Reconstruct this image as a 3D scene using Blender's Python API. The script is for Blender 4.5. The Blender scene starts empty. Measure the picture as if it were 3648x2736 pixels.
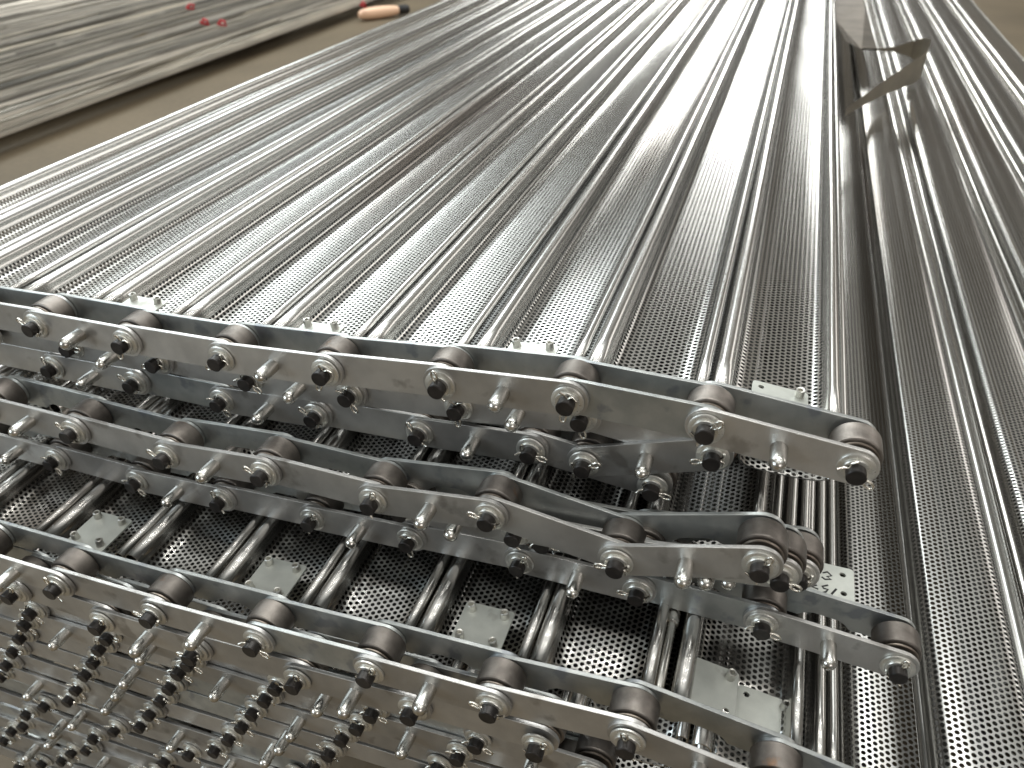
import bpy, bmesh, math, random
from mathutils import Vector, Matrix
random.seed(7)
C = bpy.context.scene
COL = C.collection

# ------------------------------------------------------------------ camera
# world: +Y runs along the pans away from the viewer, +X along the chains, camera at the origin
cam_d = bpy.data.cameras.new('camera'); cam = bpy.data.objects.new('camera', cam_d); COL.objects.link(cam)
right = Vector((0.94777908, 0.31892761, 0.0))
up = Vector((-0.18508606, 0.55003294, 0.81437517))
fwd = Vector((-0.25972673, 0.77184775, -0.58033877))
M = Matrix((right, up, -fwd)).transposed().to_4x4()
cam.matrix_world = M
cam_d.sensor_width = 36; cam_d.lens = 2733.3 / 3648 * 36
cam_d.clip_start = 0.01; cam_d.clip_end = 200
cam_d.dof.use_dof = True; cam_d.dof.focus_distance = 0.62; cam_d.dof.aperture_fstop = 8.5
C.camera = cam

# ------------------------------------------------------------------ world, lamps, exposure
w = bpy.data.worlds.new('World'); C.world = w; w.use_nodes = True
nt = w.node_tree; nt.nodes.clear()
wo = nt.nodes.new('ShaderNodeOutputWorld'); bg = nt.nodes.new('ShaderNodeBackground')
tc = nt.nodes.new('ShaderNodeTexCoord'); sx = nt.nodes.new('ShaderNodeSeparateXYZ')
mr = nt.nodes.new('ShaderNodeMapRange'); cr = nt.nodes.new('ShaderNodeValToRGB')
nt.links.new(tc.outputs['Generated'], sx.inputs[0]); nt.links.new(sx.outputs['Z'], mr.inputs[0])
mr.inputs[1].default_value = -1; mr.inputs[2].default_value = 1
nt.links.new(mr.outputs[0], cr.inputs[0]); nt.links.new(cr.outputs[0], bg.inputs[0]); nt.links.new(bg.outputs[0], wo.inputs[0])
e = cr.color_ramp.elements
e[0].position = 0.0; e[0].color = (.12, .11, .10, 1)
e[1].position = 1.0; e[1].color = (.95, .97, .94, 1)
for p_, c_ in ((.44, (.17, .16, .15, 1)), (.53, (.26, .25, .235, 1)), (.61, (.25, .228, .195, 1)), (.75, (.23, .21, .178, 1)), (.84, (.60, .60, .565, 1)), (.90, (.92, .93, .90, 1))):
    q = e.new(p_); q.color = c_
bg.inputs[1].default_value = .85

def area(name, loc, target, sx_, sy_, power, color=(1, .96, .88)):
    l = bpy.data.lights.new(name, 'AREA'); l.shape = 'RECTANGLE'; l.size = sx_; l.size_y = sy_
    l.energy = power; l.color = color
    o = bpy.data.objects.new(name, l); COL.objects.link(o); o.location = loc
    o.rotation_euler = (Vector(target) - Vector(loc)).to_track_quat('-Z', 'Y').to_euler()
    return o
area('end_window_light', (-.75, 13, 2.6), (0, 1, -.4), 3.0, 1.4, 215, (.99, 1, .97))
area('side_window_light', (-5.6, 6.2, 5.0), (-.6, 1.8, -.4), 8.5, 2.2, 560, (.92, .99, 1))
area('roof_window_light', (-1.1, 3.6, 5.8), (-1.1, 3.61, -.4), 5.0, 3.0, 190, (.98, 1, .98))
area('side_window_light', (6.5, 7.0, 2.8), (.2, 1.8, -.4), 8.0, 1.6, 120, (1, .97, .93))
area('front_fill_light', (-4.0, -3.0, .8), (-.4, .3, -.7), 2.6, 2.0, 92, (.78, .91, 1))  # unseen cool daylight from the left front, added to tint the left plates
area('front_fill_light', (2.6, -4.5, .9), (-.1, .3, -.5), 2.4, 1.6, 34, (1, .94, .90))  # unseen fill lamp added at the right front to lift the chain faces
for i in range(4):
    for j in (-1, 0, 1):
        area('hall_lamp', (j * 1.5 + .3, -1.9 + i * 1.25, 3.4), (j * 1.5 + .3, -1.9 + i * 1.25, 0), .2, .2, 6, (1, .97, .92))

vs = C.view_settings
vs.view_transform = 'Standard'; vs.look = 'None'; vs.exposure = -.08; vs.gamma = 1; vs.use_curve_mapping = False
cy = C.cycles
cy.max_bounces = 8; cy.glossy_bounces = 5; cy.diffuse_bounces = 3; cy.transparent_max_bounces = 12
cy.caustics_reflective = True; cy.sample_clamp_indirect = 4; cy.use_denoising = True

# ------------------------------------------------------------------ materials
def nodes(name):
    m = bpy.data.materials.new(name); m.use_nodes = True
    t = m.node_tree; b = t.nodes['Principled BSDF']; return m, t, b
def N(t, kind, **kw):
    n = t.nodes.new(kind)
    for k, v in kw.items(): setattr(n, k, v)
    return n
def math_(t, op, a, b=None, c=None):
    n = N(t, 'ShaderNodeMath', operation=op)
    for i, v in enumerate((a, b, c)):
        if v is None: continue
        if isinstance(v, (int, float)): n.inputs[i].default_value = v
        else: t.links.new(v, n.inputs[i])
    return n.outputs[0]
def metal(name, c1, c2, r1, r2, scale=60, stretch=(1, 1, 1), metallic=1.0, bump=.15, c3=None, spot=.64, fine=900, coord='Object', vary=(.84, 1.1)):
    """metal with cloudy colour variation, fine grain in the gloss and optional stains"""
    m, t, b = nodes(name)
    tc = N(t, 'ShaderNodeTexCoord'); mp = N(t, 'ShaderNodeMapping'); mp.inputs['Scale'].default_value = stretch
    oi = N(t, 'ShaderNodeObjectInfo'); ad = N(t, 'ShaderNodeVectorMath', operation='ADD')
    t.links.new(tc.outputs[coord], mp.inputs[0]); t.links.new(mp.outputs[0], ad.inputs[0])
    sc = N(t, 'ShaderNodeMath', operation='MULTIPLY'); sc.inputs[1].default_value = 37.0
    t.links.new(oi.outputs['Random'], sc.inputs[0]); t.links.new(sc.outputs[0], ad.inputs[1])
    n1 = N(t, 'ShaderNodeTexNoise'); n1.inputs['Scale'].default_value = scale; n1.inputs['Detail'].default_value = 5
    n2 = N(t, 'ShaderNodeTexNoise'); n2.inputs['Scale'].default_value = fine; n2.inputs['Detail'].default_value = 3
    t.links.new(ad.outputs[0], n1.inputs[0]); t.links.new(ad.outputs[0], n2.inputs[0])
    rp = N(t, 'ShaderNodeValToRGB'); rp.color_ramp.elements[0].position = .35; rp.color_ramp.elements[1].position = .65
    rp.color_ramp.elements[0].color = (*c1, 1); rp.color_ramp.elements[1].color = (*c2, 1)
    t.links.new(n1.outputs[0], rp.inputs[0]); col = rp.outputs[0]
    if c3:
        n3 = N(t, 'ShaderNodeTexNoise'); n3.inputs['Scale'].default_value = scale * .7; n3.inputs['Detail'].default_value = 6
        of = N(t, 'ShaderNodeVectorMath', operation='ADD'); of.inputs[1].default_value = (3.1, 7.7, 1.3)
        t.links.new(ad.outputs[0], of.inputs[0]); t.links.new(of.outputs[0], n3.inputs[0])
        r3 = N(t, 'ShaderNodeValToRGB'); r3.color_ramp.elements[0].position = spot; r3.color_ramp.elements[1].position = spot + .07
        mx = N(t, 'ShaderNodeMixRGB'); t.links.new(n3.outputs[0], r3.inputs[0]); t.links.new(r3.outputs[0], mx.inputs[0])
        t.links.new(col, mx.inputs[1]); mx.inputs[2].default_value = (*c3, 1); col = mx.outputs[0]
    vr = N(t, 'ShaderNodeMapRange'); vr.inputs[3].default_value = vary[0]; vr.inputs[4].default_value = vary[1]
    t.links.new(oi.outputs['Random'], vr.inputs[0])
    vm = N(t, 'ShaderNodeVectorMath', operation='SCALE'); t.links.new(col, vm.inputs[0]); t.links.new(vr.outputs[0], vm.inputs['Scale'])
    t.links.new(vm.outputs[0], b.inputs['Base Color'])
    b.inputs['Metallic'].default_value = metallic
    ro = N(t, 'ShaderNodeMapRange'); ro.inputs[1].default_value = .3; ro.inputs[2].default_value = .7
    ro.inputs[3].default_value = r1; ro.inputs[4].default_value = r2
    t.links.new(n2.outputs[0], ro.inputs[0]); t.links.new(ro.outputs[0], b.inputs['Roughness'])
    if bump > 0:
        bp = N(t, 'ShaderNodeBump'); bp.inputs['Strength'].default_value = bump; bp.inputs['Distance'].default_value = .0004
        t.links.new(n2.outputs[0], bp.inputs['Height']); t.links.new(bp.outputs[0], b.inputs['Normal'])
    return m, t, b
ZINC = metal('zinc_plate', (.49, .482, .468), (.61, .60, .58), .30, .46, 38, metallic=.88, c3=(.36, .345, .325), spot=.60, vary=(.8, 1.1), bump=.3)[0]
ZINCB = metal('zinc_plate_blue', (.42, .44, .435), (.54, .555, .54), .30, .46, 60, metallic=.85, c3=(.34, .36, .38), spot=.58)[0]
STUD = metal('bright_stud', (.66, .65, .61), (.74, .73, .69), .18, .28, 80, bump=.05)[0]
ROLL = metal('roller_steel', (.14, .125, .112), (.26, .235, .212), .36, .56, 60, metallic=.9, vary=(.75, 1.25), bump=.35, c3=(.22, .135, .085), spot=.66, fine=1400)[0]
BUSH = metal('bushing_steel', (.20, .165, .14), (.30, .26, .22), .35, .5, 60)[0]
PIN = metal('pin_black', (.018, .016, .015), (.035, .030, .027), .34, .46, 150, metallic=.4, bump=.03)[0]
WASH = metal('washer_zinc', (.66, .65, .61), (.76, .75, .70), .26, .38, 90, metallic=.85, bump=.08)[0]
WIRE = metal('cotter_wire', (.72, .69, .62), (.8, .77, .7), .16, .26, 90, bump=.03)[0]
PLATE = metal('galvanised_plate', (.56, .58, .54), (.68, .70, .65), .42, .55, 45, metallic=.6, c3=(.42, .42, .38), spot=.66)[0]
BAR = metal('mill_bar', (.50, .47, .42), (.68, .64, .57), .34, .55, 5, stretch=(3, .6, 3), metallic=.85, c3=(.5, .42, .28), spot=.7, fine=200, vary=(.4, 1.3))[0]

def pan_material():
    m, t, b = metal('perforated_sheet', (.545, .54, .52), (.58, .57, .545), .235, .26, 2.5, stretch=(3, .35, 3),
                    c3=(.46, .43, .40), spot=.58, bump=.0, fine=9, vary=(.9, 1.08))
    uv = N(t, 'ShaderNodeUVMap'); uv.uv_map = 'UVMap'
    s = N(t, 'ShaderNodeSeparateXYZ'); t.links.new(uv.outputs[0], s.inputs[0]); u, v = s.outputs[0], s.outputs[1]
    P = .0054; Q = P * math.sqrt(3)
    def dist(du, dv):
        a = math_(t, 'SUBTRACT', math_(t, 'FRACT', math_(t, 'ADD', math_(t, 'DIVIDE', u, Q), du)), .5)
        c = math_(t, 'SUBTRACT', math_(t, 'FRACT', math_(t, 'ADD', math_(t, 'DIVIDE', v, P), dv)), .5)
        a = math_(t, 'MULTIPLY', a, Q); c = math_(t, 'MULTIPLY', c, P)
        return math_(t, 'SQRT', math_(t, 'ADD', math_(t, 'MULTIPLY', a, a), math_(t, 'MULTIPLY', c, c)))
    d = math_(t, 'MINIMUM', dist(0, 0), dist(.5, .5))
    hole = math_(t, 'LESS_THAN', d, .00185)
    msk = math_(t, 'MULTIPLY', math_(t, 'GREATER_THAN', u, PERF0), math_(t, 'LESS_THAN', u, PERF1))
    hole = math_(t, 'MULTIPLY', hole, msk)
    tr = N(t, 'ShaderNodeBsdfTransparent'); tr.inputs[0].default_value = (.4, .4, .4, 1); mix = N(t, 'ShaderNodeMixShader'); out = t.nodes['Material Output']  # grey tint darkens the holes, painting in the shade of the sheet thickness
    t.links.new(hole, mix.inputs[0]); t.links.new(b.outputs[0], mix.inputs[1]); t.links.new(tr.outputs[0], mix.inputs[2])
    t.links.new(mix.outputs[0], out.inputs[0])
    return m

# ------------------------------------------------------------------ pan profile
PW = .097                                   # pan width
def profile():
    pts = []
    r = .0076
    for k in range(0, 13):                  # wide rolled rim on the left: from underneath, round the outside, over the top
        a = math.radians(-110 - k * 22.5)
        pts.append((r + r * math.cos(a), -r + r * math.sin(a)))
    pts += [(.0157, -.0115), (.0161, -.0150), (.0171, -.0182), (.0196, -.0210), (.0240, -.0228), (.030, -.0238), (.040, -.0243), (.050, -.0244),
            (.065, -.0242), (.0740, -.0236), (.0800, -.0222), (.0844, -.0200), (.0866, -.0172), (.0875, -.0145), (.0878, -.0095)]
    r = .0047                               # narrow rolled rim on the right
    for k in range(0, 12):
        a = math.radians(185 - k * 24)
        pts.append((PW - r + r * math.cos(a), -r + r * math.sin(a)))
    return pts
PROF = profile()
ARC = [0]
for i in range(1, len(PROF)):
    ARC.append(ARC[-1] + math.hypot(PROF[i][0] - PROF[i-1][0], PROF[i][1] - PROF[i-1][1]))
PERF0 = ARC[14] - .001; PERF1 = ARC[26] + .0005
PANM = pan_material()

# ------------------------------------------------------------------ helpers
def link(name, me, mat=None, parent=None, smooth=True, autos=True):
    o = bpy.data.objects.new(name, me); COL.objects.link(o)
    if mat and not me.materials: me.materials.append(mat)
    if parent: o.parent = parent
    return o
def finish(bm, smooth=True, angle=35):
    me = bpy.data.meshes.new('mesh')
    bmesh.ops.recalc_face_normals(bm, faces=bm.faces)
    if smooth:
        for f in bm.faces: f.smooth = True
        for ed in bm.edges:
            if len(ed.link_faces) == 2 and ed.calc_face_angle(0) > math.radians(angle): ed.smooth = False
    bm.to_mesh(me); bm.free(); return me
def tag(o, label, cat, group=None, kind=None):
    if label: o['label'] = label
    if cat: o['category'] = cat
    if group: o['group'] = group
    if kind: o['kind'] = kind
    return o
def lathe_y(pts, seg=40, closed=True):
    """revolve (radius, y) points round the Y axis"""
    bm = bmesh.new(); rings = []
    for r, y in pts:
        if r < 1e-6: rings.append([bm.verts.new((0, y, 0))])
        else: rings.append([bm.verts.new((r * math.cos(2*math.pi*k/seg), y, r * math.sin(2*math.pi*k/seg))) for k in range(seg)])
    for a, b in zip(rings, rings[1:]):
        for k in range(seg):
            k2 = (k + 1) % seg
            if len(a) == 1 and len(b) == 1: continue
            if len(a) == 1: bm.faces.new((a[0], b[k], b[k2]))
            elif len(b) == 1: bm.faces.new((a[k], b[0], a[k2]))
            else: bm.faces.new((a[k], b[k], b[k2], a[k2]))
    return bm
def curve_plate(outline, holes, thick, bevel=.0003):
    """flat plate with real holes; outline in the XY plane, thickness in Z (centred)"""
    cu = bpy.data.curves.new('plate', 'CURVE'); cu.dimensions = '2D'; cu.fill_mode = 'BOTH'
    cu.extrude = thick / 2 - bevel; cu.bevel_depth = bevel; cu.bevel_resolution = 1; cu.offset = -bevel
    for pts in [outline] + holes:
        s = cu.splines.new('POLY'); s.points.add(len(pts) - 1); s.use_cyclic_u = True
        for p, (x, y) in zip(s.points, pts): p.co = (x, y, 0, 1)
    o = bpy.data.objects.new('tmp', cu); COL.objects.link(o)
    dg = bpy.context.evaluated_depsgraph_get(); me = bpy.data.meshes.new_from_object(o.evaluated_get(dg))
    bpy.data.objects.remove(o); bpy.data.curves.remove(cu)
    bm = bmesh.new(); bm.from_mesh(me); bmesh.ops.remove_doubles(bm, verts=bm.verts, dist=1e-6)
    bpy.data.meshes.remove(me)
    return bm
def circ(x, y, r, n=20): return [(x + r * math.cos(2*math.pi*k/n), y + r * math.sin(2*math.pi*k/n)) for k in range(n)]
def tube_pts(bm, pts, r, seg=8, closed=False):
    n = len(pts); rings = []
    for i, p in enumerate(pts):
        p = Vector(p)
        a = Vector(pts[i-1]) if (i > 0 or closed) else p
        b = Vector(pts[(i+1) % n]) if (i < n-1 or closed) else p
        d = (b - a).normalized()
        x = d.orthogonal() if i == 0 else (rx - d * rx.dot(d))
        x.normalize(); rx = x; y = d.cross(x)
        rings.append([bm.verts.new(p + r * (math.cos(2*math.pi*k/seg) * x + math.sin(2*math.pi*k/seg) * y)) for k in range(seg)])
    for i in range(n if closed else n - 1):
        a, b = rings[i], rings[(i+1) % n]
        for k in range(seg): bm.faces.new((a[k], a[(k+1) % seg], b[(k+1) % seg], b[k]))
    if not closed:
        bm.faces.new(rings[0][::-1]); bm.faces.new(rings[-1])

# ------------------------------------------------------------------ chain pieces (origin at the pin-head face, +Y inward)
PH, RR = .0149, .0173                       # half plate height, roller radius
def link_mesh(L, notch):
    pts = []
    for k in range(13):
        a = math.pi/2 + math.pi * k / 12; pts.append((PH * math.cos(a), PH * math.sin(a)))
    if notch:
        m0, m1, h = L*.30, L*.70, .007
        pts += [(m0, -PH), (m0 + .004, -PH + .004), (m0 + .010, -PH + h), (m1 - .010, -PH + h), (m1 - .004, -PH + .004), (m1, -PH)]
    for k in range(13):
        a = -math.pi/2 + math.pi * k / 12; pts.append((L + PH * math.cos(a), PH * math.sin(a)))
    bm = curve_plate(pts, [], .0034, .0004)
    for v in bm.verts: v.co = Vector((v.co.x, v.co.z, v.co.y))
    return finish(bm, angle=17)
LINK = link_mesh(.1, False); LINKN = link_mesh(.1, True)
LINK.materials.append(ZINC); LINKN.materials.append(ZINCB)
LINKB = LINK.copy(); LINKB.materials.clear(); LINKB.materials.append(ZINCB)
def capsule(r, L, seg=28):
    pts = [(0, -L)]
    for k in range(1, 9):
        a = math.radians(90 * k / 8); pts.append((r * math.sin(a), -L + r - r * math.cos(a)))
    return pts + [(r, -.0006), (r * .97, -.0003), (r * .97, 0), (r + .0002, .0004), (r + .0002, .002)]
STUDM = finish(lathe_y(capsule(.0060, .0225)), angle=50); STUDM.materials.append(STUD)
RW0, RW1 = .0218, .0408
ROLLM = finish(lathe_y([(.008, RW0), (RR - .0012, RW0), (RR - .0003, RW0 + .0004), (RR, RW0 + .0014), (RR, RW1 - .0014), (RR - .0012, RW1), (.008, RW1)], 56), angle=14)
ROLLM.materials.append(ROLL)
BUSHM = finish(lathe_y([(.005, .0190), (.0143, .0190), (.0150, .0194), (.0150, .0203), (.0145, .0208), (.0128, .0210), (.0128, .0219)], 48), angle=20)
BUSHM.materials.append(BUSH)
PINM = finish(lathe_y([(0, 0), (.0059, 0), (.0065, .0005), (.0065, .0115), (.006, .012), (.006, .050), (.0045, .051), (0, .051)], 32), angle=20)
PINM.materials.append(PIN)
def washer_mesh():
    bm = lathe_y([(.0066, .0096), (.0118, .0096), (.0123, .0100), (.0123, .0112), (.0118, .0117), (.0066, .0117)], 44)
    b2 = lathe_y([(.0064, .0072), (.0086, .0073), (.0090, .0077), (.0090, .0090), (.0086, .0095), (.0064, .0095)], 36)
    me2 = bpy.data.meshes.new('t'); b2.to_mesh(me2); b2.free(); bm.from_mesh(me2); bpy.data.meshes.remove(me2)
    me = finish(bm, angle=40); me.materials.append(WASH); return me
WASHM = washer_mesh()
def cotter_mesh(variant):
    bm = bmesh.new(); y = .0052; w_ = .00095
    eye = []
    for k in range(-7, 8):                   # the eye, lying just beside the pin
        a = math.radians(k * 20)
        eye.append((.0112 + .0030 * math.cos(a) + (.0014 if abs(k) < 5 else 0), y + .0003 * k / 7, .0022 * math.sin(a)))
    legs_a = [(-.0105, y - .0015, -.0042 - .002 * variant), (-.0086, y - .0006, -.0022), (-.0064, y, -.0009), (.0060, y, -.0009), (.0078, y, -.0010)]
    legs_b = [(.0078, y, .0010), (.0060, y, .0009), (-.0064, y, .0009), (-.0080, y + .0006, .0030), (-.0076 + .002 * variant, y + .0008, .0066)]
    tube_pts(bm, legs_a + eye + legs_b, w_)
    me = finish(bm, angle=60); me.materials.append(WIRE); return me
COTT = [cotter_mesh(0), cotter_mesh(1), cotter_mesh(.5)]

def chain(label, Y, pins, first_outer, group, b=0.0035, rear=True, tails=True):
    """pins: (x, z) of the visible pin heads in the plane y = Y; first_outer: whether the first link is a studded outer link"""
    root = bpy.data.objects.new('roller_chain', None); COL.objects.link(root)
    x0, z0 = pins[0]; root.location = (x0, Y + b * x0, z0); root.empty_display_size = .02
    tag(root, label, 'chain', group)
    def place(o, x, z, y=0, roty=0):
        o.location = (x - x0, y + b * (x - x0), z - z0); o.rotation_euler = (0, roty, 0)
    for i, (x, z) in enumerate(pins):
        p = link('pin', PINM, None, root); place(p, x, z, random.uniform(-.0006, .0006))
        wv = link('washer', WASHM, None, p); wv.rotation_euler = (random.uniform(-.02, .02), 0, random.uniform(-.02, .02))
        k = link('cotter_pin', random.choice(COTT), None, p)
        k.rotation_euler = (0, ROT.pop(0) if (tails and ROT) else random.uniform(0, 6.28), 0)
        r = link('roller', ROLLM, None, root); place(r, x, z, 0, random.uniform(0, 6.28))
        bu = link('bushing', BUSHM, None, r)
    for i in range(len(pins) - 1):
        (xa, za), (xb, zb) = pins[i], pins[i+1]
        L = math.hypot(xb - xa, zb - za); ang = -math.atan2(zb - za, xb - xa)
        outer = (i % 2 == 0) == first_outer
        f = link('link_plate', LINK if outer or random.random() < .6 else LINKB, None, root)
        place(f, xa, za, .0137 if outer else .0172, ang); f.scale = (L / .1, 1, 1)
        if outer:
            s = link('stud', STUDM, None, f); s.location = (.05, -.0017, -.0005); s.scale = (.1 / L, 1, 1)
        if rear:
            g = link('link_plate', LINKN if outer or random.random() < .5 else LINKB, None, root)
            place(g, xa, za, .0466 if outer else .0431, ang); g.scale = (L / .1, 1, 1)
    return root
# eye directions of the split pins that can be read in the photograph (angle about Y), used in order
ROT = []
def rots(*deg): ROT[:] = [math.radians(d) for d in deg]

# ------------------------------------------------------------------ pans
def pan_mesh(length, seed, step=.06, flip=False):
    rnd = random.Random(seed); bm = bmesh.new(); uvl = bm.loops.layers.uv.new('UVMap')
    n = int(length / step); T = .0011
    nor = []
    for i in range(len(PROF)):
        a = PROF[max(i-1, 0)]; c = PROF[min(i+1, len(PROF)-1)]
        dx, dz = c[0]-a[0], c[1]-a[1]; l = math.hypot(dx, dz) or 1; nor.append((dz/l, -dx/l))
    ph = [rnd.uniform(0, 6.28) for _ in range(5)]
    top, bot = [], []
    for j in range(n + 1):
        y = length * j / n
        wob = .0010 * math.sin(y * 3.1 + ph[0]) + .0004 * math.sin(y * 11 + ph[1])
        wx = .0008 * math.sin(y * 2.3 + ph[2])
        ra, rb = [], []
        for i, (x, z) in enumerate(PROF):
            dent = .0002 * math.sin(y * 17 + ph[3] + x * 40) * (1 if .02 < x < PW - .02 else .3)
            ra.append(bm.verts.new((x - PW/2 + wx, y, z + wob + dent)))
        top.append(ra)
    for j in range(n):
        for i in range(len(PROF) - 1):
            q = [top[j][i], top[j][i+1], top[j+1][i+1], top[j+1][i]]
            uvs = [(ARC[i], length*j/n), (ARC[i+1], length*j/n), (ARC[i+1], length*(j+1)/n), (ARC[i], length*(j+1)/n)]
            f = bm.faces.new(q); f.smooth = True
            for lp, c in zip(f.loops, uvs): lp[uvl].uv = c
    bot = [[bm.verts.new((v.co.x + nor[i][0]*T, v.co.y, v.co.z + nor[i][1]*T)) for i, v in enumerate(top[0])]]
    for i in range(len(PROF) - 1):          # near end, where the sheet thickness shows
        f = bm.faces.new([top[0][i], bot[0][i], bot[0][i+1], top[0][i+1]])
        for lp in f.loops: lp[uvl].uv = (0, 0)
    me = bpy.data.meshes.new('pan'); bm.to_mesh(me); bm.free(); me.materials.append(PANM); return me
PANS = [pan_mesh(3.3, s) for s in range(5)]; LONG = [pan_mesh(4.4, s) for s in range(11, 14)]
PLEN = 3.3

def rrect(x0, y0, x1, y1, r=.003):
    pts = []
    for cx, cy_, a0 in ((x1-r, y1-r, 0), (x0+r, y1-r, 90), (x0+r, y0+r, 180), (x1-r, y0+r, 270)):
        for k in range(5):
            a = math.radians(a0 + 22.5*k); pts.append((cx + r*math.cos(a), cy_ + r*math.sin(a)))
    return pts
HOLES = ((-.0145, .007), (.0145, .007), (-.0145, .036), (.0145, .036))
def mount_mesh(open_holes):
    bm = curve_plate(rrect(-.0215, 0, .0215, .043), [circ(x, y, .0023) for i, (x, y) in enumerate(HOLES) if i in open_holes], .002, .0003)
    me = finish(bm, smooth=False); me.materials.append(PLATE); return me
MOUNT = {k: mount_mesh(k) for k in ((), (2,), (0, 1, 2))}
def screw_mesh():
    bm = lathe_y([(.0000, .0022), (.0018, .0026), (.0020, .0068), (.0031, .0071), (.0035, .0066), (.0035, .0008), (.0039, .0002), (.0039, -.0005)], 24)
    for v in bm.verts: v.co = Vector((v.co.x, v.co.z, v.co.y))
    me = finish(bm, angle=35); me.materials.append(WASH); return me
SCREW = screw_mesh()

def mount(root, x, y, z, open_=(), tilt=(0, 0, 0)):
    m = link('mounting_plate', MOUNT[open_], None, root); m.location = (x, y, z); m.rotation_euler = tilt
    for i, (hx, hy) in enumerate(HOLES):
        if i in open_: continue
        s = link('screw', SCREW, None, m); s.location = (hx, hy, .0008)
        s.rotation_euler = (random.uniform(-.12, .12), random.uniform(-.12, .12), 0)
    return m
def pan(label, group, xc, y, z, mounted=None, rot=0, flip=False, tilt=0, pool=PANS):
    root = bpy.data.objects.new('perforated_pan', None); COL.objects.link(root)
    root.location = (xc, y, z); root.rotation_euler = (0, tilt + (math.pi if flip else 0), rot)
    tag(root, label, 'metal pan', group)
    s = link('perforated_sheet', random.choice(pool), None, root)
    if mounted is not None: mount(root, *mounted)
    return root
ORD = ['first', 'second', 'third', 'fourth', 'fifth', 'sixth', 'seventh', 'eighth', 'ninth', 'tenth', 'eleventh', 'twelfth']

# ================================================================== the scene
# ------------------------------------------------------------------ floor
FZ = -1.19
bm = bmesh.new()
bmesh.ops.create_grid(bm, x_segments=1, y_segments=1, size=15)
me = finish(bm, smooth=False)
m, t, b = nodes('brown_concrete')
tc = N(t, 'ShaderNodeTexCoord'); n1 = N(t, 'ShaderNodeTexNoise'); n1.inputs['Scale'].default_value = 1.3; n1.inputs['Detail'].default_value = 8
n2 = N(t, 'ShaderNodeTexNoise'); n2.inputs['Scale'].default_value = 40; n2.inputs['Detail'].default_value = 6
t.links.new(tc.outputs['Object'], n1.inputs[0]); t.links.new(tc.outputs['Object'], n2.inputs[0])
mx = math_(t, 'ADD', math_(t, 'MULTIPLY', n1.outputs[0], .65), math_(t, 'MULTIPLY', n2.outputs[0], .35))
rp = N(t, 'ShaderNodeValToRGB'); rp.color_ramp.elements[0].position = .35; rp.color_ramp.elements[1].position = .68
rp.color_ramp.elements[0].color = (.10, .075, .043, 1); rp.color_ramp.elements[1].color = (.165, .125, .075, 1)
t.links.new(mx, rp.inputs[0]); t.links.new(rp.outputs[0], b.inputs['Base Color']); b.inputs['Roughness'].default_value = .55
bp = N(t, 'ShaderNodeBump'); bp.inputs['Strength'].default_value = .3; bp.inputs['Distance'].default_value = .004
t.links.new(n2.outputs[0], bp.inputs['Height']); t.links.new(bp.outputs[0], b.inputs['Normal'])
fl = link('floor', me, m); fl.location = (0, 5, FZ); fl['kind'] = 'structure'

# ------------------------------------------------------------------ the perforated pans, mat by mat
def chain_z(pins, x):
    if x <= pins[0][0]: return pins[0][1] + (x - pins[0][0]) * .06
    for (xa, za), (xb, zb) in zip(pins, pins[1:]):
        if xa <= x <= xb: return za + (zb - za) * (x - xa) / (xb - xa)
    return pins[-1][1]
A = [(-.803, -.371), (-.703, -.367), (-.603, -.363), (-.503, -.361), (-.403, -.357), (-.303, -.349), (-.203, -.339), (-.103, -.330), (-.005, -.331), (.094, -.340)]
B = [(-.696, -.401), (-.596, -.397), (-.496, -.393), (-.397, -.391), (-.297, -.384), (-.198, -.374), (-.097, -.360), (.003, -.371), (-.092, -.405)]
Cc = [(-.734, -.433), (-.634, -.430), (-.534, -.426), (-.436, -.425), (-.336, -.417), (-.236, -.412), (-.137, -.404), (-.037, -.415)]
D = [(-.747, -.437), (-.647, -.436), (-.547, -.437), (-.447, -.439), (-.347, -.430), (-.247, -.431), (-.148, -.417), (-.049, -.432), (.047, -.401)]
D2 = [(-.231, -.452), (-.133, -.447), (-.034, -.441), (.0638, -.425)]
D3 = [(-.116, -.474), (-.017, -.462), (.080, -.446)]
Ec = [(-.836, -.524), (-.736, -.523), (-.636, -.522), (-.535, -.523), (-.435, -.518), (-.335, -.512), (-.236, -.505), (-.134, -.498), (-.034, -.497), (.064, -.498), (.164, -.507)]
G = [(-.713, -.532), (-.613, -.530), (-.513, -.528), (-.412, -.525), (-.312, -.519), (-.212, -.512), (-.114, -.507), (-.016, -.497), (.082, -.512), (.178, -.530)]
H = [(-.677, -.560), (-.577, -.561), (-.479, -.563), (-.381, -.561), (-.281, -.554), (-.179, -.545), (-.079, -.539)]

def mat_of(name, group, xs, y, zof, plates=(), yj=.004, mz=-.0075):
    n = len(xs)
    for i, xc in enumerate(xs):
        from_right = n - 1 - i
        lab = '%s pan from the right in %s' % (ORD[from_right], name)
        if from_right == 0: lab = 'rightmost pan in %s' % name
        z = zof(xc); tilt = math.atan((zof(xc + .04) - zof(xc - .04)) / .08)
        mt = plates.get(i) if plates else None
        if mt is not None: lab += ', with end plate'
        pan(lab, group, xc, y + random.uniform(0, yj), z, mt, rot=random.uniform(-.0006, .0006), tilt=-tilt)

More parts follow.
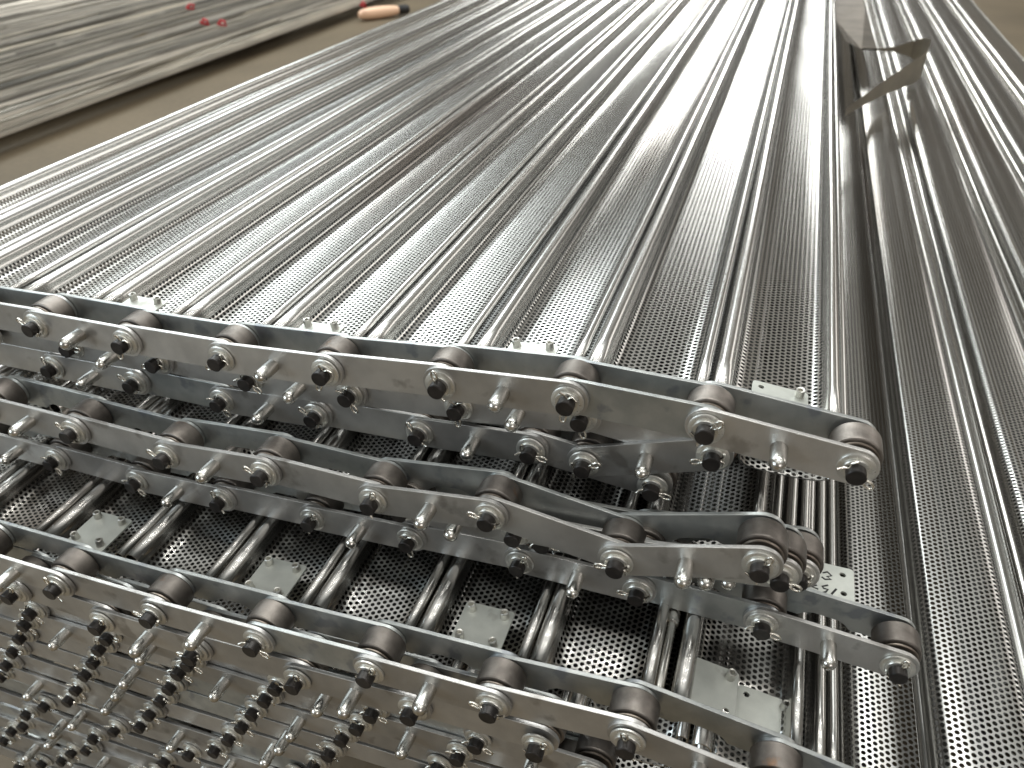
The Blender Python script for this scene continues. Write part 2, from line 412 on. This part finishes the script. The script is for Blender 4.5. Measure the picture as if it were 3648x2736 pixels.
xsA = [.0405 - .1 * k - (.003 if k > 2 else 0) for k in range(11)][::-1]
plA = {10: (.004, .006, -.006, (2,)), 8: (.002, .005, -.0050, ()), 6: (0, .004, -.0050, ()), 4: (0, .004, -.0050, ())}
mat_of('the top layer of the stack', 'perforated pans of the top layer', xsA, .481, lambda x: chain_z(A, x) - .0125, plA)
mat_of('the second layer under the top chain', 'perforated pans of the second layer', [.057 - .1 * k for k in range(10)][::-1], .500, lambda x: chain_z(B[:8], x) - .020)
mat_of('the third layer, in shade', 'perforated pans of the third layer', [-.285, -.185, -.085], .56, lambda x: chain_z(Cc, x) - .022)
mat_of('the shaded layer behind the kinked chain', 'perforated pans in the shade behind the kinked chain', [.003 - .1 * k for k in range(8)][::-1], .436, lambda x: chain_z(D, x) - .030)
mat_of('the fifth layer, behind the long flat chain', 'perforated pans behind the long flat chain', [.013 - .1 * k for k in range(4)][::-1], .468, lambda x: chain_z(Ec, x) - .018)
xsG = [.056] + [-.0545 - .0985 * k for k in range(9)]; xsG = xsG[::-1]
plG = {9: (-.023, .000, -.0050, (0, 1, 2)), 7: (.004, -.002, -.0050, ()), 5: (.004, -.002, -.0050, ()), 3: (.004, -.002, -.0050, ())}
mat_of('the lower layer between two chains', 'perforated pans of the lower visible layer', xsG, .343, lambda x: chain_z(G, x) - .012, plG)
mat_of('the hidden layer right under the exposed lower pans', 'perforated pans hidden under the exposed lower pans', [-.02 - .1 * k for k in range(9)][::-1], .345, lambda x: -.592)  # unseen full layer, added to block light leaking in under the exposed pans
mat_of('the deeper layer behind the tight chain stack', 'perforated pans behind the tight chain stack', [-.01 - .1 * k for k in range(9)][::-1], .375, lambda x: -.70)  # unseen layer added deeper down to keep the floor inside the stack dark
for k, (xe, zz_) in enumerate([(.072, -.492), (.089, -.510), (.1045, -.528), (.112, -.545)]):
    pan('%s of four edge pans fanned out right of the kinked chain, counted from the top' % ORD[k], 'edge pans fanned out right of the kinked chain',
        xe - PW/2, .478 + .004 * k, zz_)
pan('short-set edge pan in shade directly under the right end of the topmost chain', 'edge pans fanned out right of the kinked chain', .096 - PW/2, .60, -.432)
for k, (xe, zz_) in enumerate([(.1255, -.562), (.1425, -.590), (.130, -.630), (.120, -.665), (.132, -.730), (.118, -.765), (.130, -.80), (.12, -.835), (.134, -.87), (.118, -.905)]):
    for q in range(2):
        pan('%s pan at the stack side, %s layer below the long flat chain' % (('outer', 'inner')[q], ORD[k]),
            'perforated pans at the right side of the stack', xe - PW/2 - .1 * q, .345 + random.uniform(0, .012), zz_, rot=random.uniform(-.001, .001))

# ------------------------------------------------------------------ pile of loose pans to the right
for k in range(5):
    pan('loose upside-down pan in the right-hand pile, %s from the stack' % ORD[k], 'upside-down pans in the right-hand pile',
        .245 + .1045 * k, .02, -.582 + random.uniform(-.002, .002), flip=True, rot=random.uniform(-.0015, .0015), tilt=random.uniform(-.03, .03), pool=LONG)
pan('deep-lying pan at the bottom of the dark gap right of the stack', 'deep-lying pans', .178, .05, -.76, pool=LONG)
for k in range(0, 5):
    pan('loose pan lying lower in the right-hand pile, %s from the stack' % ORD[k], 'lower pans in the right-hand pile',
        .192 + .1045 * k, .05 + random.uniform(0, .05), -.606 - (.03 if k == 0 else 0), flip=True, rot=random.uniform(-.003, .003), tilt=random.uniform(-.05, .05), pool=LONG)

# ------------------------------------------------------------------ the chains, top to bottom
GU = 'roller chains of the upper stack'; GL = 'tightly stacked roller chains at lower left'
rots(200, 140, 215, 40, 110, 225, 60, 60, 305, 305)   # directions of the eyes
def chain_(label, Y, pins, fo, group=GU, eyes=(), **kw):
    rots(*[-e for e in eyes]); return chain(label, Y, pins, fo, group, **kw)
# eye angle: 0 = right, 90 = up, 180 = left, 270 = down
chain_('topmost roller chain lying across the front of the perforated pans', .422, A, True,
       eyes=(0, 140, 150, 250, 215, 250, 100, 262, 50, 322))
chain_('roller chain right under the topmost chain, its end link folded back leftward', .443, B, False,
       eyes=(180, 10, 200, 330, 300, 275, 285, 200, 30))
chain_('third chain down, its last link sloping down to the right over dark pans', .4445, Cc, False,
       eyes=(0, 100, 140, 310, 140, 120, 350, 350, 55))
chain_('kinked roller chain with brown rollers, its last link lying level', .3755, D, False,
       eyes=(0, 180, 130, 150, 150, 70, 165, 190, 70))
chain_('short end of roller chain peeking out just behind the last link of the kinked chain', .394, D2, True, eyes=(0, 90, 20, 345))
chain_('chain end furthest behind the kinked chain, its last roller beside the plate with handwriting', .418, D3, False, eyes=(0, 90, 200))
chain_('long straight roller chain running to the far right over the exposed lower pans', .4085, Ec, False,
       eyes=(0, 90, 300, 315, 100, 60, 280, 65, 180, 340, 80))
chain_('roller chain in front of the bolted end plates, running down to lower right', .2825, G, False,
       eyes=(0, 90, 100, 170, 330, 60, 165, 100, 90, 30))
chain_('roller chain ending in a round link at bottom centre, under the bolted end plates', .2825, H, True,
       eyes=(0, 60, 50, 190, 70, 60, 60, 60))
def rescale(pins, f): return [(x * f, z * f) for x, z in pins]
def run(x0, z0, n, slope=.05): return [(x0 + .1 * k, z0 + slope * .1 * k + random.uniform(-.0015, .0015)) for k in range(n)]
I_ = rescale([(-.741, -.663), (-.641, -.661), (-.541, -.659), (-.443, -.657), (-.343, -.648), (-.243, -.640), (-.143, -.634), (-.043, -.632)], .315/.3235)
J_ = rescale([(-.761, -.689), (-.661, -.688), (-.560, -.684), (-.461, -.680), (-.361, -.677), (-.261, -.670), (-.161, -.664), (-.061, -.66)], .315/.3235)
K_ = rescale([(-.779, -.715), (-.679, -.716), (-.580, -.716), (-.481, -.713), (-.381, -.708), (-.281, -.700), (-.182, -.694), (-.082, -.69)], .315/.3215)
L_ = [(-.791, -.738), (-.691, -.737), (-.591, -.733), (-.492, -.731), (-.393, -.727), (-.294, -.721), (-.195, -.715)]
M_ = rescale([(-.805, -.760), (-.705, -.759), (-.606, -.757), (-.508, -.754), (-.409, -.748), (-.31, -.741)], .315/.3085)
N_ = rescale([(-.849, -.816), (-.749, -.814), (-.649, -.814), (-.549, -.815), (-.449, -.809), (-.35, -.802)], .315/.3175)
O_ = rescale([(-.761, -.806), (-.662, -.804), (-.563, -.800), (-.464, -.794), (-.365, -.787)], .315/.299)
P_ = rescale([(-.806, -.848), (-.707, -.845), (-.607, -.841), (-.508, -.834), (-.41, -.828)], .315/.2995)
Q_ = rescale([(-.839, -.895), (-.739, -.893), (-.640, -.890), (-.541, -.885)], .315/.304)
R_ = run(-.900, -.962, 5); S_ = run(-.93, -.998, 5); T_ = run(-.98, -1.035, 6); U_ = run(-.94, -1.072, 5)
for nm, Y, pins, fo in (('topmost', .315, I_, True), ('second', .3145, J_, False), ('third', .3155, K_, True), ('fourth', .315, L_, True),
                    ('fifth', .3145, M_, True), ('sixth', .315, N_, False), ('seventh', .3155, O_, False), ('eighth', .315, P_, False), ('ninth', .3145, Q_, False),
                    ('tenth', .315, R_, True), ('eleventh', .314, S_, False), ('twelfth', .315, T_, True), ('lowest', .315, U_, False)):
    chain_('%s roller chain in the tight stack at the lower left' % nm, Y, pins, fo, GL)

# ------------------------------------------------------------------ loose end plates
def strokes(parent, lines, z, r=.0009):
    bm = bmesh.new()
    for pts in lines:
        tube_pts(bm, [(x, y, z) for x, y in pts], r, 6)
    me = finish(bm); m_, t_, b_ = nodes('marker_ink'); b_.inputs['Base Color'].default_value = (.02, .02, .02, 1); b_.inputs['Roughness'].default_value = .6
    for v in me.vertices: v.co.z = z + (v.co.z - z) * .25
    return link('handwriting', me, m_, parent)
wp = curve_plate(rrect(.0895, .455, .1331, .5015), [circ(.1248, .4726, .0024), circ(.1243, .4929, .0024), circ(.0975, .4726, .0024)], .002, .0003)
wp = link('end_plate', finish(wp, smooth=False), PLATE); wp.location = (0, 0, -.5005)
tag(wp, 'bare steel end plate marked with black handwriting beside the last hidden roller', 'end plate', 'bare end plates')
hw = strokes(wp, [[(.1086, .4899), (.1123, .4921), (.1155, .4888), (.1119, .4867), (.1151, .4847), (.1103, .4831), (.1078, .4850)],
             [(.104, .4747), (.1001, .4716), (.1052, .4707)],
             [(.1127, .4776), (.108, .4745), (.1095, .4729), (.1127, .4728), (.1111, .4698), (.1076, .4671)],
             [(.1192, .4756), (.1154, .4687)]], .0011)
p2 = link('end_plate', MOUNT[(0, 1, 2)].copy(), PLATE); p2.location = (.0755, .348, -.543); p2.rotation_euler = (0, .10, -.03)
tag(p2, 'dull end plate lying lower right of the tilted plate with open holes', 'end plate', 'bare end plates')
s = link('screw', SCREW, None, p2); s.location = (.0145, .036, .0008)

# the slim rod with a collar between two lower pans
bm = lathe_y([(0, 0), (.0036, .0003), (.0040, .001), (.0040, .068), (.0056, .069), (.0060, .0705), (.0060, .080), (.0056, .0815), (.0040, .082), (.0040, .30), (0, .30)], 24)
rod = link('cross_rod', finish(bm, angle=40), STUD); rod.location = (-.0030, .345, -.519)
tag(rod, 'slim steel rod with round collar left of the plate with open holes', 'rod')

# ------------------------------------------------------------------ bent strip and brown sheet lying over the right-hand pile
rust = metal('brown_sheet', (.16, .135, .105), (.25, .21, .165), .5, .65, 12, metallic=.15, fine=200)[0]
def ribbon(pts, h0, h1, th=.0015):
    """upright bent strip: plan points with lower and upper heights"""
    bm = bmesh.new(); n = len(pts)
    a = [[bm.verts.new((x, y, z)) for (x, y), z in zip(pts, h0)], [bm.verts.new((x, y, z)) for (x, y), z in zip(pts, h1)]]
    for i in range(n - 1): bm.faces.new((a[0][i], a[0][i+1], a[1][i+1], a[1][i]))
    bmesh.ops.solidify(bm, geom=bm.faces[:], thickness=th)
    return finish(bm, angle=30)
pts = [(.155, 1.97), (.185, 2.04), (.22, 2.12), (.26, 2.21), (.30, 2.29), (.335, 2.36), (.358, 2.43), (.366, 2.50), (.355, 2.545), (.335, 2.56), (.29, 2.55), (.24, 2.53), (.20, 2.53)]
lo = [-.528, -.528, -.528, -.530, -.532, -.534, -.535, -.530, -.520, -.510, -.497, -.493, -.492]
hi = [-.512, -.503, -.494, -.484, -.474, -.464, -.455, -.450, -.455, -.465, -.482, -.488, -.489]
st = link('bent_strip', ribbon(pts, lo, hi), rust)
tag(st, 'thin bent metal strip curling back on itself over the right-hand pile of pans', 'metal strip')
bm = bmesh.new()
vv = [bm.verts.new(p) for p in ((.158, 2.62, -.49), (.20, 2.53, -.492), (.245, 2.55, -.495), (.238, 3.3, -.50), (.235, 4.3, -.505), (.12, 4.3, -.505), (.13, 3.0, -.495))]
bm.faces.new(vv); bmesh.ops.solidify(bm, geom=bm.faces[:], thickness=.002)
sh = link('flat_sheet', finish(bm, angle=30), rust)
st.data.materials.clear(); st.data.materials.append(metal('strip_steel', (.34, .31, .26), (.46, .42, .35), .38, .55, 12, metallic=.7, fine=200)[0])
tag(sh, 'brown flat sheet lying between the stack and the right-hand pile behind the bent strip', 'metal sheet')

# ------------------------------------------------------------------ loose bars on the floor at upper left
def bar_mesh(L, w_=.022, h=.014):
    """shallow channel bar with two lips"""
    pr = [(-.5, 0), (-.5, 1), (-.38, 1), (-.34, .45), (-.20, .45), (-.17, .8), (-.11, .8), (-.08, .4), (.08, .4), (.11, .8), (.17, .8), (.20, .45), (.34, .45), (.38, 1), (.5, 1), (.5, 0)]
    bm = bmesh.new(); a = [bm.verts.new((x * w_, -L/2, z * h)) for x, z in pr]; c = [bm.verts.new((x * w_, L/2, z * h)) for x, z in pr]
    for i in range(len(pr)): j = (i + 1) % len(pr); bm.faces.new((a[i], a[j], c[j], c[i]))
    bm.faces.new(a[::-1]); bm.faces.new(c)
    me = finish(bm, smooth=False); me.materials.append(BAR); return me
BARS = [bar_mesh(5.4), bar_mesh(6.2), bar_mesh(7.0)]
def bar(x, yc, z, rot, tilt=0):
    o = link('flat_bar', random.choice(BARS)); o.location = (x, yc, z); o.rotation_euler = (tilt, random.uniform(-.35, .35), rot)
    return tag(o, 'long flat mill-finish bar in the pile on the floor at upper left', 'bar', 'long bars piled on the floor')
K = 1.165
x = -2.87 * K
while x > -7.6:
    hgt = min(.10, .012 + (-2.72 * K - x) * .35)
    bar(x, 4.6 + random.uniform(-.5, .5), FZ + hgt + random.uniform(-.010, .010), random.uniform(-.012, .012)); x -= .0265
for k in range(122):
    x = random.uniform(-7.4, -2.98 * K); hgt = min(.115, .03 + (-2.72 * K - x) * .35)
    bar(x, random.uniform(3.4, 7.0), FZ + hgt + random.uniform(0, .016), random.choice((0, .03, -.02, .05, -.045)) + random.uniform(-.02, .02), random.uniform(-.002, .002))
# red tapes on a few bars
tape = bpy.data.materials.new('red_tape'); tape.use_nodes = True
tape.node_tree.nodes['Principled BSDF'].inputs['Base Color'].default_value = (.50, .03, .035, 1)
for (x, y, z), txt in (((-2.76, 5.06, -.935), 'red tape tag at the right end of the bar pile'), ((-3.66, 4.44, -.90), 'red tape tag furthest up on the bar pile'),
                ((-3.27, 4.06, -.90), 'left one of two neighbouring red tape tags on the bars'), ((-3.15, 4.06, -.90), 'right one of two neighbouring red tape tags on the bars')):
    bm = bmesh.new()
    tube_pts(bm, [(-.02, -.01, 0), (.0, .0, .03), (.028, .012, .022), (.02, .02, -.004), (-.005, .0, .0), (-.02, -.02, .012)], .009, 8)
    o = link('tape_tag', finish(bm, angle=60), tape); o.location = (x * K, y * K, z * K + .01); o.rotation_euler = (0, 0, random.uniform(-1, 1))
    tag(o, txt, 'tape', 'red tape tags')
# pale bottle with black cap on the floor
bm = lathe_y([(0, 0), (.02, .002), (.036, .03), (.044, .09), (.046, .16), (.044, .26), (.036, .33), (.028, .37)], 32)
o = bpy.data.objects.new('spray_can', None); COL.objects.link(o); o.location = (-2.80 * K, 5.06 * K, FZ + .046); o.rotation_euler = (0, 0, -.60)
m, t, b = nodes('pale_orange_can'); b.inputs['Base Color'].default_value = (.95, .62, .42, 1); b.inputs['Roughness'].default_value = .35
bo = link('can_body', finish(bm, angle=50), m, o)
bm = lathe_y([(.030, .352), (.036, .355), (.036, .44), (.032, .45), (0, .45)], 28)
m, t, b = nodes('black_cap'); b.inputs['Base Color'].default_value = (.015, .015, .015, 1); b.inputs['Roughness'].default_value = .5
link('cap', finish(bm, angle=50), m, o)
tag(o, 'pale orange can with black cap lying on the floor by the bar ends', 'can')
